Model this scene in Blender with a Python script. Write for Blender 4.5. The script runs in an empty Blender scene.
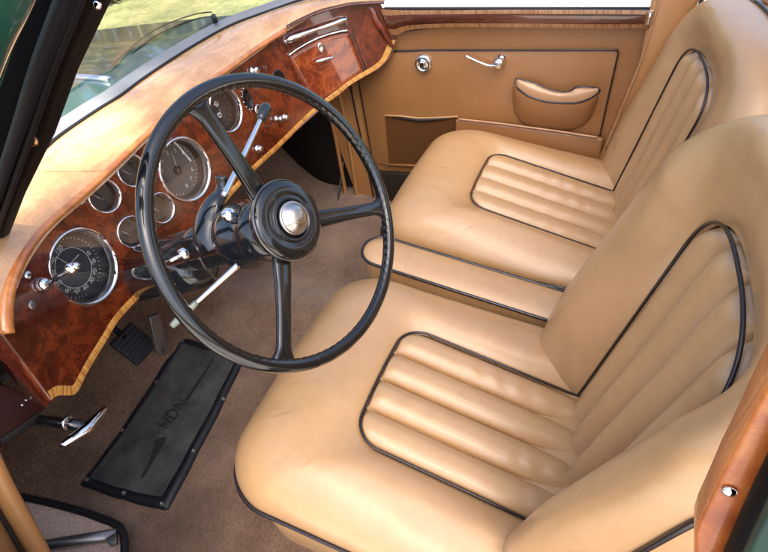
import bpy, bmesh, math, random
from mathutils import Vector, Matrix, noise
random.seed(7)
PI = math.pi
scene = bpy.context.scene
COL = scene.collection

# ------------------------------------------------------------------ camera calibration
CAM = Vector((-.19, 0, 1.22)); FPX = 490.0
M = Matrix(((0.3912, -0.67625, 0.62423), (-0.9100, -0.18297, 0.37207), (-0.13739, -0.71359, -0.68696)))
def ray(u, v): return M @ Vector((u-384, v-276, FPX))
def at(u, v, ax, val):
    q = ray(u, v); i = 'xyz'.index(ax); return CAM + q*((val-CAM[i])/q[i])

# ------------------------------------------------------------------ helpers
def tagp(o, label=None, cat=None, group=None, kind=None):
    if label: o['label'] = label
    if cat: o['category'] = cat
    if group: o['group'] = group
    if kind: o['kind'] = kind
    return o
def thing(name, loc, label, cat, group=None):
    o = bpy.data.objects.new(name, None); COL.objects.link(o); o.location = loc; o.empty_display_size = .05
    bpy.context.view_layer.update()
    return tagp(o, label, cat, group)
def link(name, me, m, parent=None, smooth=True):
    o = bpy.data.objects.new(name, me); COL.objects.link(o)
    if m: me.materials.append(m)
    if smooth:
        for p in me.polygons: p.use_smooth = True
    if parent:
        o.parent = parent
        if parent.type == 'EMPTY': o.matrix_parent_inverse = Matrix.Translation(-Vector(parent.location))
    return o
def mesh(verts, faces, uvs=None, name='m'):
    me = bpy.data.meshes.new(name); me.from_pydata([tuple(v) for v in verts], [], faces); me.update()
    if uvs:
        l = me.uv_layers.new(name='UV')
        for lp in me.loops: l.data[lp.index].uv = uvs[lp.vertex_index]
    return me
def grid(fn, nu, nv, closeu=False, flip=False):
    vs, uv, fs = [], [], []
    for i in range(nu+1):
        for j in range(nv+1):
            vs.append(fn(i/nu, j/nv)); uv.append((i/nu, j/nv))
    for i in range(nu):
        for j in range(nv):
            a = i*(nv+1)+j; b = a+nv+1
            f = (a, b, b+1, a+1); fs.append(f[::-1] if flip else f)
    return mesh(vs, fs, uv)
def join(meshes):
    bm = bmesh.new()
    for m_ in meshes: bm.from_mesh(m_)
    me = bpy.data.meshes.new('j'); bm.to_mesh(me); bm.free(); return me
def resample(pts, n, closed=False):
    pts = [Vector(p) for p in pts]
    if closed: pts = pts+[pts[0]]
    L = [0]
    for a, b in zip(pts, pts[1:]): L.append(L[-1]+(b-a).length)
    out = []; k = 0
    for i in range(n if closed else n+1):
        d = L[-1]*i/n
        while k < len(L)-2 and L[k+1] < d: k += 1
        t = (d-L[k])/max(1e-9, L[k+1]-L[k]); out.append(pts[k].lerp(pts[k+1], t))
    return out
def crom(pts, sub=8, closed=False):
    pts = [Vector(p) for p in pts]; n = len(pts); out = []
    rng = range(n) if closed else range(n-1)
    g = (lambda i: pts[i % n]) if closed else (lambda i: pts[max(0, min(n-1, i))])
    for i in rng:
        p0, p1, p2, p3 = g(i-1), g(i), g(i+1), g(i+2)
        for k in range(sub):
            t = k/sub
            out.append(.5*((2*p1)+(p2-p0)*t+(2*p0-5*p1+4*p2-p3)*t*t+(3*p1-3*p2+p3-p0)*t**3))
    if not closed: out.append(pts[-1])
    return out
def tube(pts, r, seg=10, closed=False, caps=True, flat=1.0, up=None):
    pts = [Vector(p) for p in pts]; n = len(pts); vs, uv, fs = [], [], []
    rr = r if callable(r) else (lambda t: r)
    L = 0; prevn = None
    for i, p in enumerate(pts):
        if closed: t = (pts[(i+1) % n]-pts[i-1]).normalized()
        else: t = (pts[min(n-1, i+1)]-pts[max(0, i-1)]).normalized()
        if prevn is None:
            a = Vector(up) if up else (Vector((0, 0, 1)) if abs(t.z) < .9 else Vector((1, 0, 0)))
            nn = (a-t*a.dot(t)).normalized()
        else: nn = (prevn-t*prevn.dot(t)).normalized()
        if up: a = Vector(up); nn = (a-t*a.dot(t)).normalized()
        prevn = nn; bb = t.cross(nn)
        if i: L += (p-pts[i-1]).length
        R = rr(i/max(1, n-1))
        for j in range(seg):
            a = 2*PI*j/seg; vs.append(p+(nn*math.sin(a)*flat+bb*math.cos(a))*R); uv.append((L, j/seg))
    m_ = n if closed else n-1
    for i in range(m_):
        for j in range(seg):
            a = i*seg+j; b = i*seg+(j+1) % seg; c = ((i+1) % n)*seg+(j+1) % seg; d = ((i+1) % n)*seg+j
            fs.append((a, b, c, d))
    if caps and not closed:
        fs.append(tuple(range(seg))[::-1]); fs.append(tuple((n-1)*seg+j for j in range(seg)))
    return mesh(vs, fs, uv)
def frame(axis, up=(0, 0, 1)):
    z = Vector(axis).normalized(); u = Vector(up)
    if abs(z.dot(u)) > .95: u = Vector((1, 0, 0))
    x = u.cross(z).normalized(); y = z.cross(x); return x, y, z
def lathe(c, axis, prof, seg=40, sx=1, sy=1, up=(0, 0, 1)):
    x, y, z = frame(axis, up); c = Vector(c); vs, fs = [], []
    for (r, h) in prof:
        for j in range(seg):
            a = 2*PI*j/seg; vs.append(c+x*(r*sx*math.cos(a))+y*(r*sy*math.sin(a))+z*h)
    for i in range(len(prof)-1):
        for j in range(seg):
            a = i*seg+j; b = i*seg+(j+1) % seg; fs.append((a, b, b+seg, a+seg))
    k = len(prof)-1
    if prof[0][0] > 1e-5: fs.append(tuple(range(seg))[::-1])
    if prof[-1][0] > 1e-5: fs.append(tuple(k*seg+j for j in range(seg)))
    me = mesh(vs, fs); bm = bmesh.new(); bm.from_mesh(me); bmesh.ops.remove_doubles(bm, verts=bm.verts, dist=1e-5)
    bmesh.ops.recalc_face_normals(bm, faces=bm.faces); bm.to_mesh(me); bm.free(); return me
def lathe_open(c, axis, prof, seg=40):
    x, y, z = frame(axis); c = Vector(c); vs, fs = [], []
    for (r, h) in prof:
        for j in range(seg):
            a = 2*PI*j/seg; vs.append(c+x*(r*math.cos(a))+y*(r*math.sin(a))+z*h)
    for i in range(len(prof)-1):
        for j in range(seg):
            a = i*seg+j; b = i*seg+(j+1) % seg; fs.append((a, b, b+seg, a+seg))
    return mesh(vs, fs)
def slab(pts, d, bev=0.0, seg=3):
    """closed polygon extruded by vector d, edges bevelled"""
    d = Vector(d); pts = [Vector(p) for p in pts]; n = len(pts)
    bm = bmesh.new(); a = [bm.verts.new(p) for p in pts]; b = [bm.verts.new(p+d) for p in pts]
    bm.faces.new(a); bm.faces.new(b[::-1])
    for i in range(n): bm.faces.new((a[i], b[i], b[(i+1) % n], a[(i+1) % n]))
    bmesh.ops.recalc_face_normals(bm, faces=bm.faces)
    if bev:
        bmesh.ops.bevel(bm, geom=[e for e in bm.edges], offset=bev, segments=seg, affect='EDGES', profile=.5, clamp_overlap=True)
    me = bpy.data.meshes.new('s'); bm.to_mesh(me); bm.free(); return me
def box(c, s, bev=0.0, rot=None):
    c = Vector(c); h = Vector(s)/2; R = rot or Matrix.Identity(3)
    p = [c+R@Vector((x*h.x, y*h.y, -h.z)) for x, y in ((-1, -1), (1, -1), (1, 1), (-1, 1))]
    return slab(p, R@Vector((0, 0, s[2])), bev)
def shade_auto(o, ang=35):
    me = o.data
    for p in me.polygons: p.use_smooth = True
    bm = bmesh.new(); bm.from_mesh(me)
    for e in bm.edges:
        if len(e.link_faces) == 2 and e.calc_face_angle(0) > math.radians(ang): e.smooth = False
    bm.to_mesh(me); bm.free(); return o
def add(name, me, m, parent=None, auto=None, label=None):
    o = link(name, me, m, parent)
    if auto: shade_auto(o, auto)
    if label: o['label'] = label
    return o
def text_mesh(body, size, extrude=.0006):
    cu = bpy.data.curves.new('t', 'FONT'); cu.body = body; cu.size = size; cu.extrude = extrude; cu.align_x = 'CENTER'; cu.align_y = 'CENTER'
    ob = bpy.data.objects.new('t', cu); COL.objects.link(ob); bpy.context.view_layer.update()
    me = bpy.data.meshes.new_from_object(ob.evaluated_get(bpy.context.evaluated_depsgraph_get()))
    bpy.data.objects.remove(ob); return me
def place(me, c, x, y, z):
    mt = Matrix((x, y, z)).transposed().to_4x4(); mt.translation = Vector(c); me.transform(mt); return me

# ------------------------------------------------------------------ materials
def mat(name, base, rough=.5, metal=0, coat=0, coatr=.03, spec=.5):
    m = bpy.data.materials.new(name); m.use_nodes = True; b = m.node_tree.nodes['Principled BSDF']
    b.inputs['Base Color'].default_value = (*base, 1); b.inputs['Roughness'].default_value = rough
    b.inputs['Metallic'].default_value = metal; b.inputs['Coat Weight'].default_value = coat
    b.inputs['Coat Roughness'].default_value = coatr; b.inputs['Specular IOR Level'].default_value = spec
    return m
class NT:
    def __init__(s, m): s.t = m.node_tree; s.n = s.t.nodes; s.b = s.n['Principled BSDF']
    def node(s, ty, ins=None, **kw):
        n = s.n.new(ty)
        for k, v in kw.items(): setattr(n, k, v)
        for k, v in (ins or {}).items():
            if hasattr(v, 'is_output') or isinstance(v, bpy.types.NodeSocket): s.t.links.new(v, n.inputs[k])
            else: n.inputs[k].default_value = v
        return n
    def coord(s, kind='Object', scale=(1, 1, 1), rot=(0, 0, 0)):
        c = s.node('ShaderNodeTexCoord'); mp = s.node('ShaderNodeMapping', {'Vector': c.outputs[kind], 'Scale': scale, 'Rotation': rot}); return mp.outputs[0]
    def noise(s, vec, scale, detail=4, rough=.55, dist=0):
        return s.node('ShaderNodeTexNoise', {'Vector': vec, 'Scale': scale, 'Detail': detail, 'Roughness': rough, 'Distortion': dist}).outputs['Fac']
    def ramp(s, fac, stops):
        n = s.node('ShaderNodeValToRGB', {'Fac': fac}); e = n.color_ramp.elements
        e[0].position, e[0].color = stops[0][0], (*stops[0][1], 1); e[1].position, e[1].color = stops[-1][0], (*stops[-1][1], 1)
        for p, c in stops[1:-1]:
            q = e.new(p); q.color = (*c, 1)
        return n.outputs['Color']
    def mix(s, fac, a, b, mode='MIX'):
        n = s.n.new('ShaderNodeMix'); n.data_type = 'RGBA'; n.blend_type = mode
        for sock, v in ((n.inputs[0], fac), (n.inputs[6], a), (n.inputs[7], b)):
            if isinstance(v, bpy.types.NodeSocket): s.t.links.new(v, sock)
            else: sock.default_value = v if not isinstance(v, tuple) else (*v, 1)[:4]
        return n.outputs[2]
    def math(s, op, a, b=0.0):
        n = s.node('ShaderNodeMath', operation=op)
        for i, v in enumerate((a, b)):
            if isinstance(v, bpy.types.NodeSocket): s.t.links.new(v, n.inputs[i])
            else: n.inputs[i].default_value = v
        return n.outputs[0]
    def set(s, k, v): s.t.links.new(v, s.b.inputs[k])
    def bump(s, h, strength=.3, dist=.001, prev=None):
        i = {'Height': h, 'Strength': strength, 'Distance': dist}
        if prev is not None: i['Normal'] = prev
        return s.node('ShaderNodeBump', i).outputs[0]

def leather(name, c, rough=.36, wr=1.0, dark=.78):
    m = mat(name, c, rough, spec=.75, coat=.42, coatr=.24); t = NT(m); v = t.coord()
    n1 = t.noise(v, 5, 5, .6); n2 = t.noise(v, 40, 3, .6)
    f = t.math('ADD', t.math('MULTIPLY', n1, .7), t.math('MULTIPLY', n2, .3))
    col = t.ramp(f, [(.3, tuple(x*(.5+.5*dark) for x in c)), (.52, c), (.72, (min(1, c[0]*1.05), c[1]*1.06, c[2]*1.08))])
    t.set('Base Color', col)
    t.set('Roughness', t.math('ADD', t.math('MULTIPLY', n1, .16), rough-.08))
    b1 = t.bump(t.noise(v, 420, 2, .5), .10, .0006)
    dv = t.node('ShaderNodeVectorMath', {0: v, 1: t.node('ShaderNodeVectorMath', {0: t.node('ShaderNodeTexNoise', {'Vector': v, 'Scale': 30.0}).outputs['Color'], 'Scale': .018}, operation='SCALE').outputs[0]}, operation='ADD').outputs[0]
    vo = t.node('ShaderNodeTexVoronoi', {'Vector': dv, 'Scale': 120.0}, feature='DISTANCE_TO_EDGE').outputs['Distance']
    vo = t.math('MINIMUM', t.math('MULTIPLY', vo, 6.0), 1.0)
    b1 = t.bump(t.math('MULTIPLY', vo, t.math('MULTIPLY', n1, n1)), .30, .0010, b1)
    b3 = t.bump(t.noise(t.coord(scale=(1, 1.3, 1)), 10, 2, .5), .16*wr, .006, b1)
    t.set('Normal', b3); return m
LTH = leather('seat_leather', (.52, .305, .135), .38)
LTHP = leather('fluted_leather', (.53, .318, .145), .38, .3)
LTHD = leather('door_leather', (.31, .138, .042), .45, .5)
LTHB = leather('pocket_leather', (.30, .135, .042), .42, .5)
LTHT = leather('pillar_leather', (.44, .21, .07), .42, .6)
PIPE = mat('dark_piping', (.018, .013, .014), .22, spec=.6)
PIPET = leather('tan_piping', (.46, .25, .11), .4, 0)
PIPEB = mat('brown_piping', (.06, .033, .02), .3)
CHROME = mat('chrome', (.86, .86, .87), .07, 1)
t = NT(CHROME); t.set('Roughness', t.math('ADD', t.math('MULTIPLY', t.noise(t.coord(), 60, 3), .10), .03))
STEEL = mat('worn_steel', (.32, .30, .28), .38, .9)
BAKE = mat('black_bakelite', (.006, .007, .008), .12, coat=.6, coatr=.04)
t = NT(BAKE); t.set('Roughness', t.math('ADD', t.math('MULTIPLY', t.noise(t.coord(), 35, 4), .14), .06))
BLACKP = mat('black_enamel', (.008, .010, .013), .16, coat=.7, coatr=.06)
t = NT(BLACKP); t.set('Normal', t.bump(t.noise(t.coord(), 90, 2), .05, .001))
RUB = mat('black_rubber', (.014, .014, .016), .5, spec=.3)
t = NT(RUB); t.set('Normal', t.bump(t.noise(t.coord(), 160, 3), .25, .001))
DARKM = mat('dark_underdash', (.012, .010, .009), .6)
DIAL = mat('dial_black', (.028, .030, .033), .5)
WHITE = mat('dial_marks', (.62, .62, .56), .5)
RED = mat('needle_red', (.35, .02, .02), .4)

def wood(name, dark, mid, light, scale=6, rough=.22, coat=1.0, str_=(1, 1, 1), dist=2.2, rot=(0, 0, 0)):
    m = mat(name, mid, rough, coat=coat, coatr=.035); t = NT(m); v = t.coord(scale=str_, rot=rot)
    n1 = t.noise(v, scale, 8, .62, dist); n2 = t.noise(v, scale*6, 6, .7, 1.5); n3 = t.noise(v, scale*.5, 2, .5, .5)
    vor = t.node('ShaderNodeTexVoronoi', {'Vector': v, 'Scale': scale*5.0}).outputs['Distance']
    f = t.math('ADD', t.math('MULTIPLY', n1, .62), t.math('MULTIPLY', n2, .26)); f = t.math('ADD', f, t.math('MULTIPLY', n3, .22))
    f = t.math('SUBTRACT', f, t.math('MULTIPLY', vor, .06))
    col = t.ramp(f, [(.36, dark), (.50, mid), (.60, light), (.72, mid)])
    t.set('Base Color', col)
    wv = t.noise(t.coord(), 9, 2, .4); t.b.inputs['Coat IOR'].default_value = 1.6
    cb = t.bump(wv, .10, .004); t.t.links.new(cb, t.b.inputs['Coat Normal'])
    t.set('Roughness', t.math('ADD', t.math('MULTIPLY', n2, .2), rough-.1))
    return m
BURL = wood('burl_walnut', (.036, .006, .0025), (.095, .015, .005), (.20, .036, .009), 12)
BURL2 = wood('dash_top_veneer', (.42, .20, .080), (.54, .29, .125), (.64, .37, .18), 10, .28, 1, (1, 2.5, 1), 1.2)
BURL3 = wood('door_cap_veneer', (.035, .008, .004), (.075, .020, .010), (.12, .036, .018), 5, .25, 1, (3, .6, 3), 1.2)
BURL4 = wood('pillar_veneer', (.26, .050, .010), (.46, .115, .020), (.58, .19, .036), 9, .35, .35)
BURL5 = wood('dark_edge_wood', (.03, .005, .003), (.07, .012, .006), (.13, .025, .01), 6, .25, .9)
def inlay(name, c1, c2, c3, freq=90.):
    m = mat(name, c1, .3, coat=.9); t = NT(m)
    c = t.node('ShaderNodeTexCoord'); sx = t.node('ShaderNodeSeparateXYZ', {'Vector': c.outputs['UV']})
    cb = t.node('ShaderNodeCombineXYZ', {'X': sx.outputs[0], 'Y': 0.0})
    n = t.noise(cb.outputs[0], freq, 1, .5, 0); n2 = t.noise(t.coord(), 8, 3)
    col = t.ramp(n, [(.36, c2), (.44, c1), (.54, c3), (.60, c2)])
    t.set('Base Color', t.mix(t.math('MULTIPLY', n2, .35), col, c2)); return m
INLAY = inlay('crossband_inlay', (.70, .33, .06), (.30, .085, .012), (.82, .47, .13), 210.)
INLAYD = inlay('door_crossband', (.30, .13, .045), (.13, .045, .018), (.44, .23, .09), 230)

CARPET = mat('wool_carpet', (.15, .08, .055), .95, spec=.15); t = NT(CARPET); v = t.coord()
n1 = t.noise(v, 300, 3, .7); n2 = t.noise(v, 7, 4, .6); n3 = t.noise(t.coord(scale=(1, 2.6, 1)), 70, 3, .7, .5)
f = t.math('ADD', t.math('MULTIPLY', n1, .5), t.math('ADD', t.math('MULTIPLY', n2, .35), t.math('MULTIPLY', n3, .25)))
t.set('Base Color', t.ramp(f, [(.40, (.07, .035, .019)), (.53, (.17, .092, .052)), (.66, (.30, .19, .118))]))
t.set('Normal', t.bump(t.math('ADD', n1, n3), .9, .004)); t.b.inputs['Sheen Weight'].default_value = .35; t.b.inputs['Sheen Roughness'].default_value = .5
CARPETP = mat('pale_carpet', (.33, .19, .14), .95, spec=.15); t = NT(CARPETP)
n1 = t.noise(t.coord(), 200, 4, .7); t.set('Base Color', t.ramp(n1, [(.35, (.55, .38, .30)), (.65, (.80, .62, .52))])); t.set('Normal', t.bump(n1, .6, .003))
MATR = mat('mat_rubber', (.020, .020, .019), .5, spec=.35); t = NT(MATR); n1 = t.noise(t.coord(), 16, 5, .65); n2 = t.noise(t.coord(), 300, 2)
t.set('Base Color', t.ramp(n1, [(.35, (.045, .045, .043)), (.7, (.10, .099, .093))])); t.set('Normal', t.bump(n2, .3, .001, t.bump(n1, .3, .004)))
MATB = mat('mat_binding', (.010, .011, .014), .5)
GREEN = mat('british_green_paint', (.004, .055, .038), .3, coat=1, coatr=.05)
GRASS = mat('lawn', (.12, .17, .03), .9); t = NT(GRASS); v = t.coord()
n1 = t.noise(v, 1.2, 5, .7); n2 = t.noise(v, 14, 5, .75)
t.set('Base Color', t.ramp(t.math('ADD', t.math('MULTIPLY', n1, .6), t.math('MULTIPLY', n2, .4)), [(.38, (.07, .085, .03)), (.5, (.14, .155, .055)), (.62, (.24, .23, .10))]))
t.set('Normal', t.bump(n2, .8, .05))
GRAVEL = mat('pale_gravel', (.5, .46, .42), .9); t = NT(GRAVEL)
n1 = t.noise(t.coord(), 60, 4, .7); t.set('Base Color', t.ramp(n1, [(.3, (.34, .30, .27)), (.7, (.68, .62, .57))])); t.set('Normal', t.bump(n1, .6, .02))
LEAF = mat('hedge_leaves', (.10, .11, .03), .7, spec=.2); t = NT(LEAF)
n1 = t.noise(t.coord(), 3, 5, .7); t.set('Base Color', t.ramp(n1, [(.35, (.05, .065, .02)), (.5, (.12, .125, .045)), (.66, (.20, .18, .08))]))
BARK = mat('hedge_wood', (.06, .04, .025), .9)
MAROON = mat('maroon_panel', (.035, .006, .006), .45, coat=.3, coatr=.2)
SILL = mat('grey_gasket', (.20, .20, .205), .35, .0, coat=.3)
def glassmat(name, tint=(.94, .97, .96), base=1.35):
    m = bpy.data.materials.new(name); m.use_nodes = True; nt = m.node_tree; nt.nodes.clear()
    o = nt.nodes.new('ShaderNodeOutputMaterial'); mx = nt.nodes.new('ShaderNodeMixShader'); tr = nt.nodes.new('ShaderNodeBsdfTransparent')
    gl = nt.nodes.new('ShaderNodeBsdfGlossy'); lw = nt.nodes.new('ShaderNodeMath'); lw.operation = 'MULTIPLY_ADD'
    fc = nt.nodes.new('ShaderNodeLayerWeight'); fc.inputs['Blend'].default_value = .5; pw = nt.nodes.new('ShaderNodeMath'); pw.operation = 'POWER'; pw.inputs[1].default_value = 4.0
    nt.links.new(fc.outputs['Facing'], pw.inputs[0]); nt.links.new(pw.outputs[0], lw.inputs[0]); lw.inputs[1].default_value = .75; lw.inputs[2].default_value = ((base-1)/(base+1))**2
    tr.inputs[0].default_value = (*tint, 1); gl.inputs['Roughness'].default_value = .02
    nt.links.new(lw.outputs[0], mx.inputs[0]); nt.links.new(tr.outputs[0], mx.inputs[1]); nt.links.new(gl.outputs[0], mx.inputs[2]); nt.links.new(mx.outputs[0], o.inputs[0]); return m
GLASS = glassmat('window_glass')
GGL = glassmat('gauge_glass', (.97, .97, .97), 1.75)

def sm(a, b, x):
    x = max(0, min(1, (x-a)/(b-a))); return x*x*(3-2*x)

# ------------------------------------------------------------------ setting
me = grid(lambda a, b: Vector((-12+a*60, -30+b*90, -.45)), 4, 4)
tagp(add('lawn', me, GRASS), kind='structure')
me = grid(lambda a, b: Vector((-8+a*18, -14+b*(17.2), -.446)), 4, 4)
tagp(add('gravel_drive', me, GRAVEL), kind='structure')
# cabin floor: flat, then toe board, then bulkhead; side walls of the footwell
prof = [(-1.4, 0), (-.9, 0), (-.3, 0), (.3, 0), (.8, 0), (1.16, 0), (1.22, .02), (1.30, .09), (1.48, .33), (1.50, .40), (1.50, .70)]
pp = resample([Vector((0, y, z)) for y, z in prof], 120)
def floorfn(a, b):
    p = pp[min(120, int(round(b*120)))]; x = -.24+a*1.66
    hump = .05*math.exp(-((x-.66)/.11)**2)*sm(.35, .7, p.y)
    return Vector((x, p.y, p.z+hump+.0015*noise.noise(Vector((x*9, p.y*9, 0)))))
tagp(add('carpet_floor', grid(floorfn, 60, 120, flip=False), CARPET), kind='structure')
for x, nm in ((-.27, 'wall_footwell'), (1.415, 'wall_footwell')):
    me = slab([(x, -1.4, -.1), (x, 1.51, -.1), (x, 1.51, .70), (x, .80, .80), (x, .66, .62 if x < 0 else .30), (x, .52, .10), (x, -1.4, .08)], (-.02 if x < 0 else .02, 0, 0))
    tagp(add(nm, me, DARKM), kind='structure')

# ------------------------------------------------------------------ seats
def rr(hw, back, front, r, ns, nc, nf, bow=0):
    """U path, open at the back: +x side -> front -> -x side"""
    P = []
    for i in range(ns): P.append((hw, back+(front-r-back)*i/ns))
    for i in range(nc): a = PI/2*i/nc; P.append((hw-r+r*math.cos(a), front-r+r*math.sin(a)))
    for i in range(nf+1): P.append((hw-r-2*(hw-r)*i/nf, front))
    for i in range(1, nc+1): a = PI/2*i/nc; P.append((-hw+r-r*math.sin(a), front-r+r*math.cos(a)))
    for i in range(1, ns+1): P.append((-hw, front-r-(front-r-back)*i/ns))
    return [(x, y+bow*(1-(x/hw)**2)*sm(front-r-.05, front, y)) for x, y in P]
def arch(hw, bot, spring, top, e, ns, na, taper=0):
    P = []
    for i in range(ns): P.append((hw, bot+(spring-bot)*i/ns))
    for i in range(na+1):
        a = PI*i/na; c, s = math.cos(a), math.sin(a)
        P.append((hw*math.copysign(abs(c)**(2/e), c), spring+(top-spring)*abs(s)**(2/e)))
    for i in range(1, ns+1): P.append((-hw, spring-(spring-bot)*i/ns))
    return [(x*(1-taper*max(0, y)), y) for x, y in P]
def Tz(y): return .300+.272*y
QL = [0, .1, .2, .3, .42, .54, .66, .78, .88, 1.0]
def prof_w(wc, nin=9, nout=16):
    out = [wc*i/nin for i in range(nin)]
    out += [wc+(1-wc)*math.sin(PI/2*i/nout) for i in range(nout+1)]
    return out
def wr(x, y, k, amp):      # gentle hand-worked unevenness
    return amp*(noise.noise(Vector((x*7, y*5, k)))+.5*noise.noise(Vector((x*19, y*14, k+3))))
def make_seat(cx, label, k, hs=1.0, cr0=.105, cr1=.058, no0=.045, near=.82, pw_=0.0):
    t = thing('car_seat', (cx, .2, 0), label, 'car seat', 'front car seats')
    # --- cushion
    cu = add('cushion_base', slab([(cx+x, y, .30+.05*y-.004) for x, y in rr(.287, -.14, .560, .10, 6, 10, 8, .012)], (0, 0, -.20), .006), LTH, t, 50)
    O = rr(.295, -.14, .572, .105, 100, 40, 80, .012); I = rr(.140, -.14, .335, .050, 100, 40, 80, .006)
    W = prof_w(.40, 26, 34); wc = .40
    rnd = random.Random(k+5); CR = []
    for (ax_, ay_, ex, ey, n_) in ((-.20, .36, -.10, .14, 9), (.21, .40, .10, .10, 6), (-.05, .45, .16, .04, 5), (.21, .02, .05, .10, 8), (-.21, .02, .05, .10, 7), (-.22, .22, .03, .14, 6)):
        for _ in range(n_):
            px_, py_ = ax_+rnd.uniform(-ex, ex)*.8, ay_+rnd.uniform(-ey, ey); an = math.atan2(py_-.25, px_)+rnd.gauss(0, .35); L_ = rnd.uniform(.012, .034)
            CR.append((px_, py_, math.cos(an), math.sin(an), L_, rnd.uniform(.0005, .0011), rnd.uniform(.0018, .0036), rnd.uniform(-22, 22)))
    def crease(x_, y_):
        z_ = 0
        for px_, py_, c_, s_, L_, d_, w_, kk in CR:
            dx = x_-px_; dy = y_-py_; u_ = dx*c_+dy*s_
            if abs(u_) > L_*1.6: continue
            v_ = -dx*s_+dy*c_-kk*u_*u_*.5; v_ /= w_
            if abs(v_) > 4: continue
            z_ += -d_*math.exp(-(u_/L_)**2*2)*(math.exp(-v_*v_)-.5*math.exp(-(v_-1.8)**2))
        return z_
    def zo(y): return .285+.045*y
    def fn(a, b):
        i = min(len(O)-1, int(round(a*(len(O)-1)))); w = W[int(round(b*(len(W)-1)))]
        ox, oy = O[i]; ix, iy = I[i]; x = ix+(ox-ix)*w; y = iy+(oy-iy)*w
        base = Tz(iy); fr = sm(.25, .335, iy); crest = base+.036-.006*fr
        if w < wc: z = base-.006+(crest-base+.006)*math.sin(PI/2*w/wc)**.75
        else:
            q = (w-wc)/(1-wc); z = zo(oy)+(crest-zo(oy))*(1-q**2.3)**(1/2.1)
        z += wr(x, y, k, .0035)*math.sin(PI*min(1, w*1.02))+crease(x, y)
        return Vector((cx+x, y, z))
    cb = add('cushion', grid(fn, len(O)-1, len(W)-1, flip=True), LTH, t)
    add('piping', tube([Vector((cx+x, y, zo(y))) for x, y in rr(.298, -.14, .576, .107, 40, 16, 40, .012)], .0040, 10), PIPE, cb)
    add('piping', tube([Vector((cx+x, y, Tz(y)+.002)) for x, y in I], .0026 if near < 1 else .0021, 10), PIPE if near < 1 else PIPEB, cb)
    NF = 4
    def ymax(s):
        d = abs(s)-(.140-.050)
        y = .335 if d <= 0 else .335-.050+math.sqrt(max(0, .050**2-d*d)); return y+.006*(1-(s/.14)**2)
    def fp(a, b):
        s = -.139+.278*a; s = max(-.1395, min(.1395, s)); ym = ymax(s); y = -.14+(ym+.14)*b
        f = ((s+.14)/.28*NF) % 1; h = (1-abs(2*f-1)**2.7)-.30*math.exp(-((.5-abs(f-.5))/.028)**2)
        e = min(1, (ym-y)/.035); h *= math.sqrt(max(0, 1-(1-e)**2))*.7+.3*sm(0, .2, e)
        bk = sm(-.02, -.07, y)
        ed = sm(0, .012, .14-abs(s))
        z = Tz(y)-.010+.022*h*(1-.3*bk)+wr(s, y, k+9, .0012)*ed
        z += .0008*h*math.sin(y*120+5*noise.noise(Vector((s*12, y*6, k))))*sm(.1, .6, noise.noise(Vector((s*9, y*4, k+2)))+.35)
        return Vector((cx+s, y, z))
    add('fluted_panel', grid(fp, 224, 150, flip=False), LTHP, cb)
    # --- backrest
    eu = Vector((0, -.20, .98)).normalized(); en = Vector((0, .98, .20)).normalized(); o0 = Vector((cx, -.045, .335))
    def B(s, tt, n): return o0+Vector((s, (.060 if near < 1 else .15)*min(0, s-.14), 0))+eu*(tt*hs if tt > 0 else tt)+en*n
    O = arch(.302, -.14, .36, .600, 3.3, 50, 90, .03); I = arch(.140, -.14, .385, .490, 2.6, 50, 90)
    O = [(x*(near if x < 0 else 1), y) for x, y in O]
    def nq(x): return no0-.027*sm(.10, -.16, x)*(1 if near < 1 else 0)
    wc = .60; W = prof_w(wc, 18, 18)
    def fb(a, b):
        i = min(len(O)-1, int(round(a*(len(O)-1)))); w = W[int(round(b*(len(W)-1)))]
        ox, oy = O[i]; ix, iy = I[i]; x = ix+(ox-ix)*w; y = iy+(oy-iy)*w
        cr = cr0-(cr0-cr1)*sm(.03, .50, y); kt = sm(.45, .60, oy); cr = cr*(1-kt)+.012*kt; cr *= 1 if near < 1 else 1-.5*sm(.02, -.16, x); no = nq(ox)-(.082+nq(ox))*sm(.38, .61, oy)
        if w < wc: n = -.006+(cr+.006)*math.sin(PI/2*w/wc)**(.62+.6*sm(.36, .47, y)+pw_)
        else:
            q = (w-wc)/(1-wc); n = no+(cr-no)*(1-q**3.4)**(1/2.3)
        n += wr(x, y+4, k, .004)*math.sin(PI*min(1, w*1.02))
        return B(x, y, n)
    bb = add('backrest', grid(fb, len(O)-1, len(W)-1, flip=False), LTH, t)
    def nO(y, x=0): return nq(x)-(.082+nq(x))*sm(.38, .61, y)
    def fs(a, b):   # rear shell of the backrest
        i = min(len(O)-1, int(round(a*(len(O)-1)))); ox, oy = O[i]
        n0 = nO(oy, ox)-.002; n1 = -.125
        if b < .5: q = b/.5; return B(ox*(1-.02*q), oy-.01*q*sm(.3, .6, oy), n0+(n1-n0)*q)
        q = (b-.5)/.5; return B(ox*.98*(1-q), oy+(-.14-oy)*q*.0 if False else (oy-.01*sm(.3, .6, oy))*(1-q)+.2*q, n1-.01*math.sin(PI/2*q))
    add('back_shell', grid(fs, len(O)-1, 12, flip=False), LTH, bb)
    add('piping', tube([B(x*1.008, y+.003*sm(.3, .6, y), nO(y, x)) for x, y in O], .0038, 10), PIPE, bb)
    add('piping', tube([B(x, y, .004) for x, y in I], .0026, 10), PIPE, bb)
    def tmax(s): return .385+.105*max(0, 1-abs(s/.14)**2.6)**(1/2.6)
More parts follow.
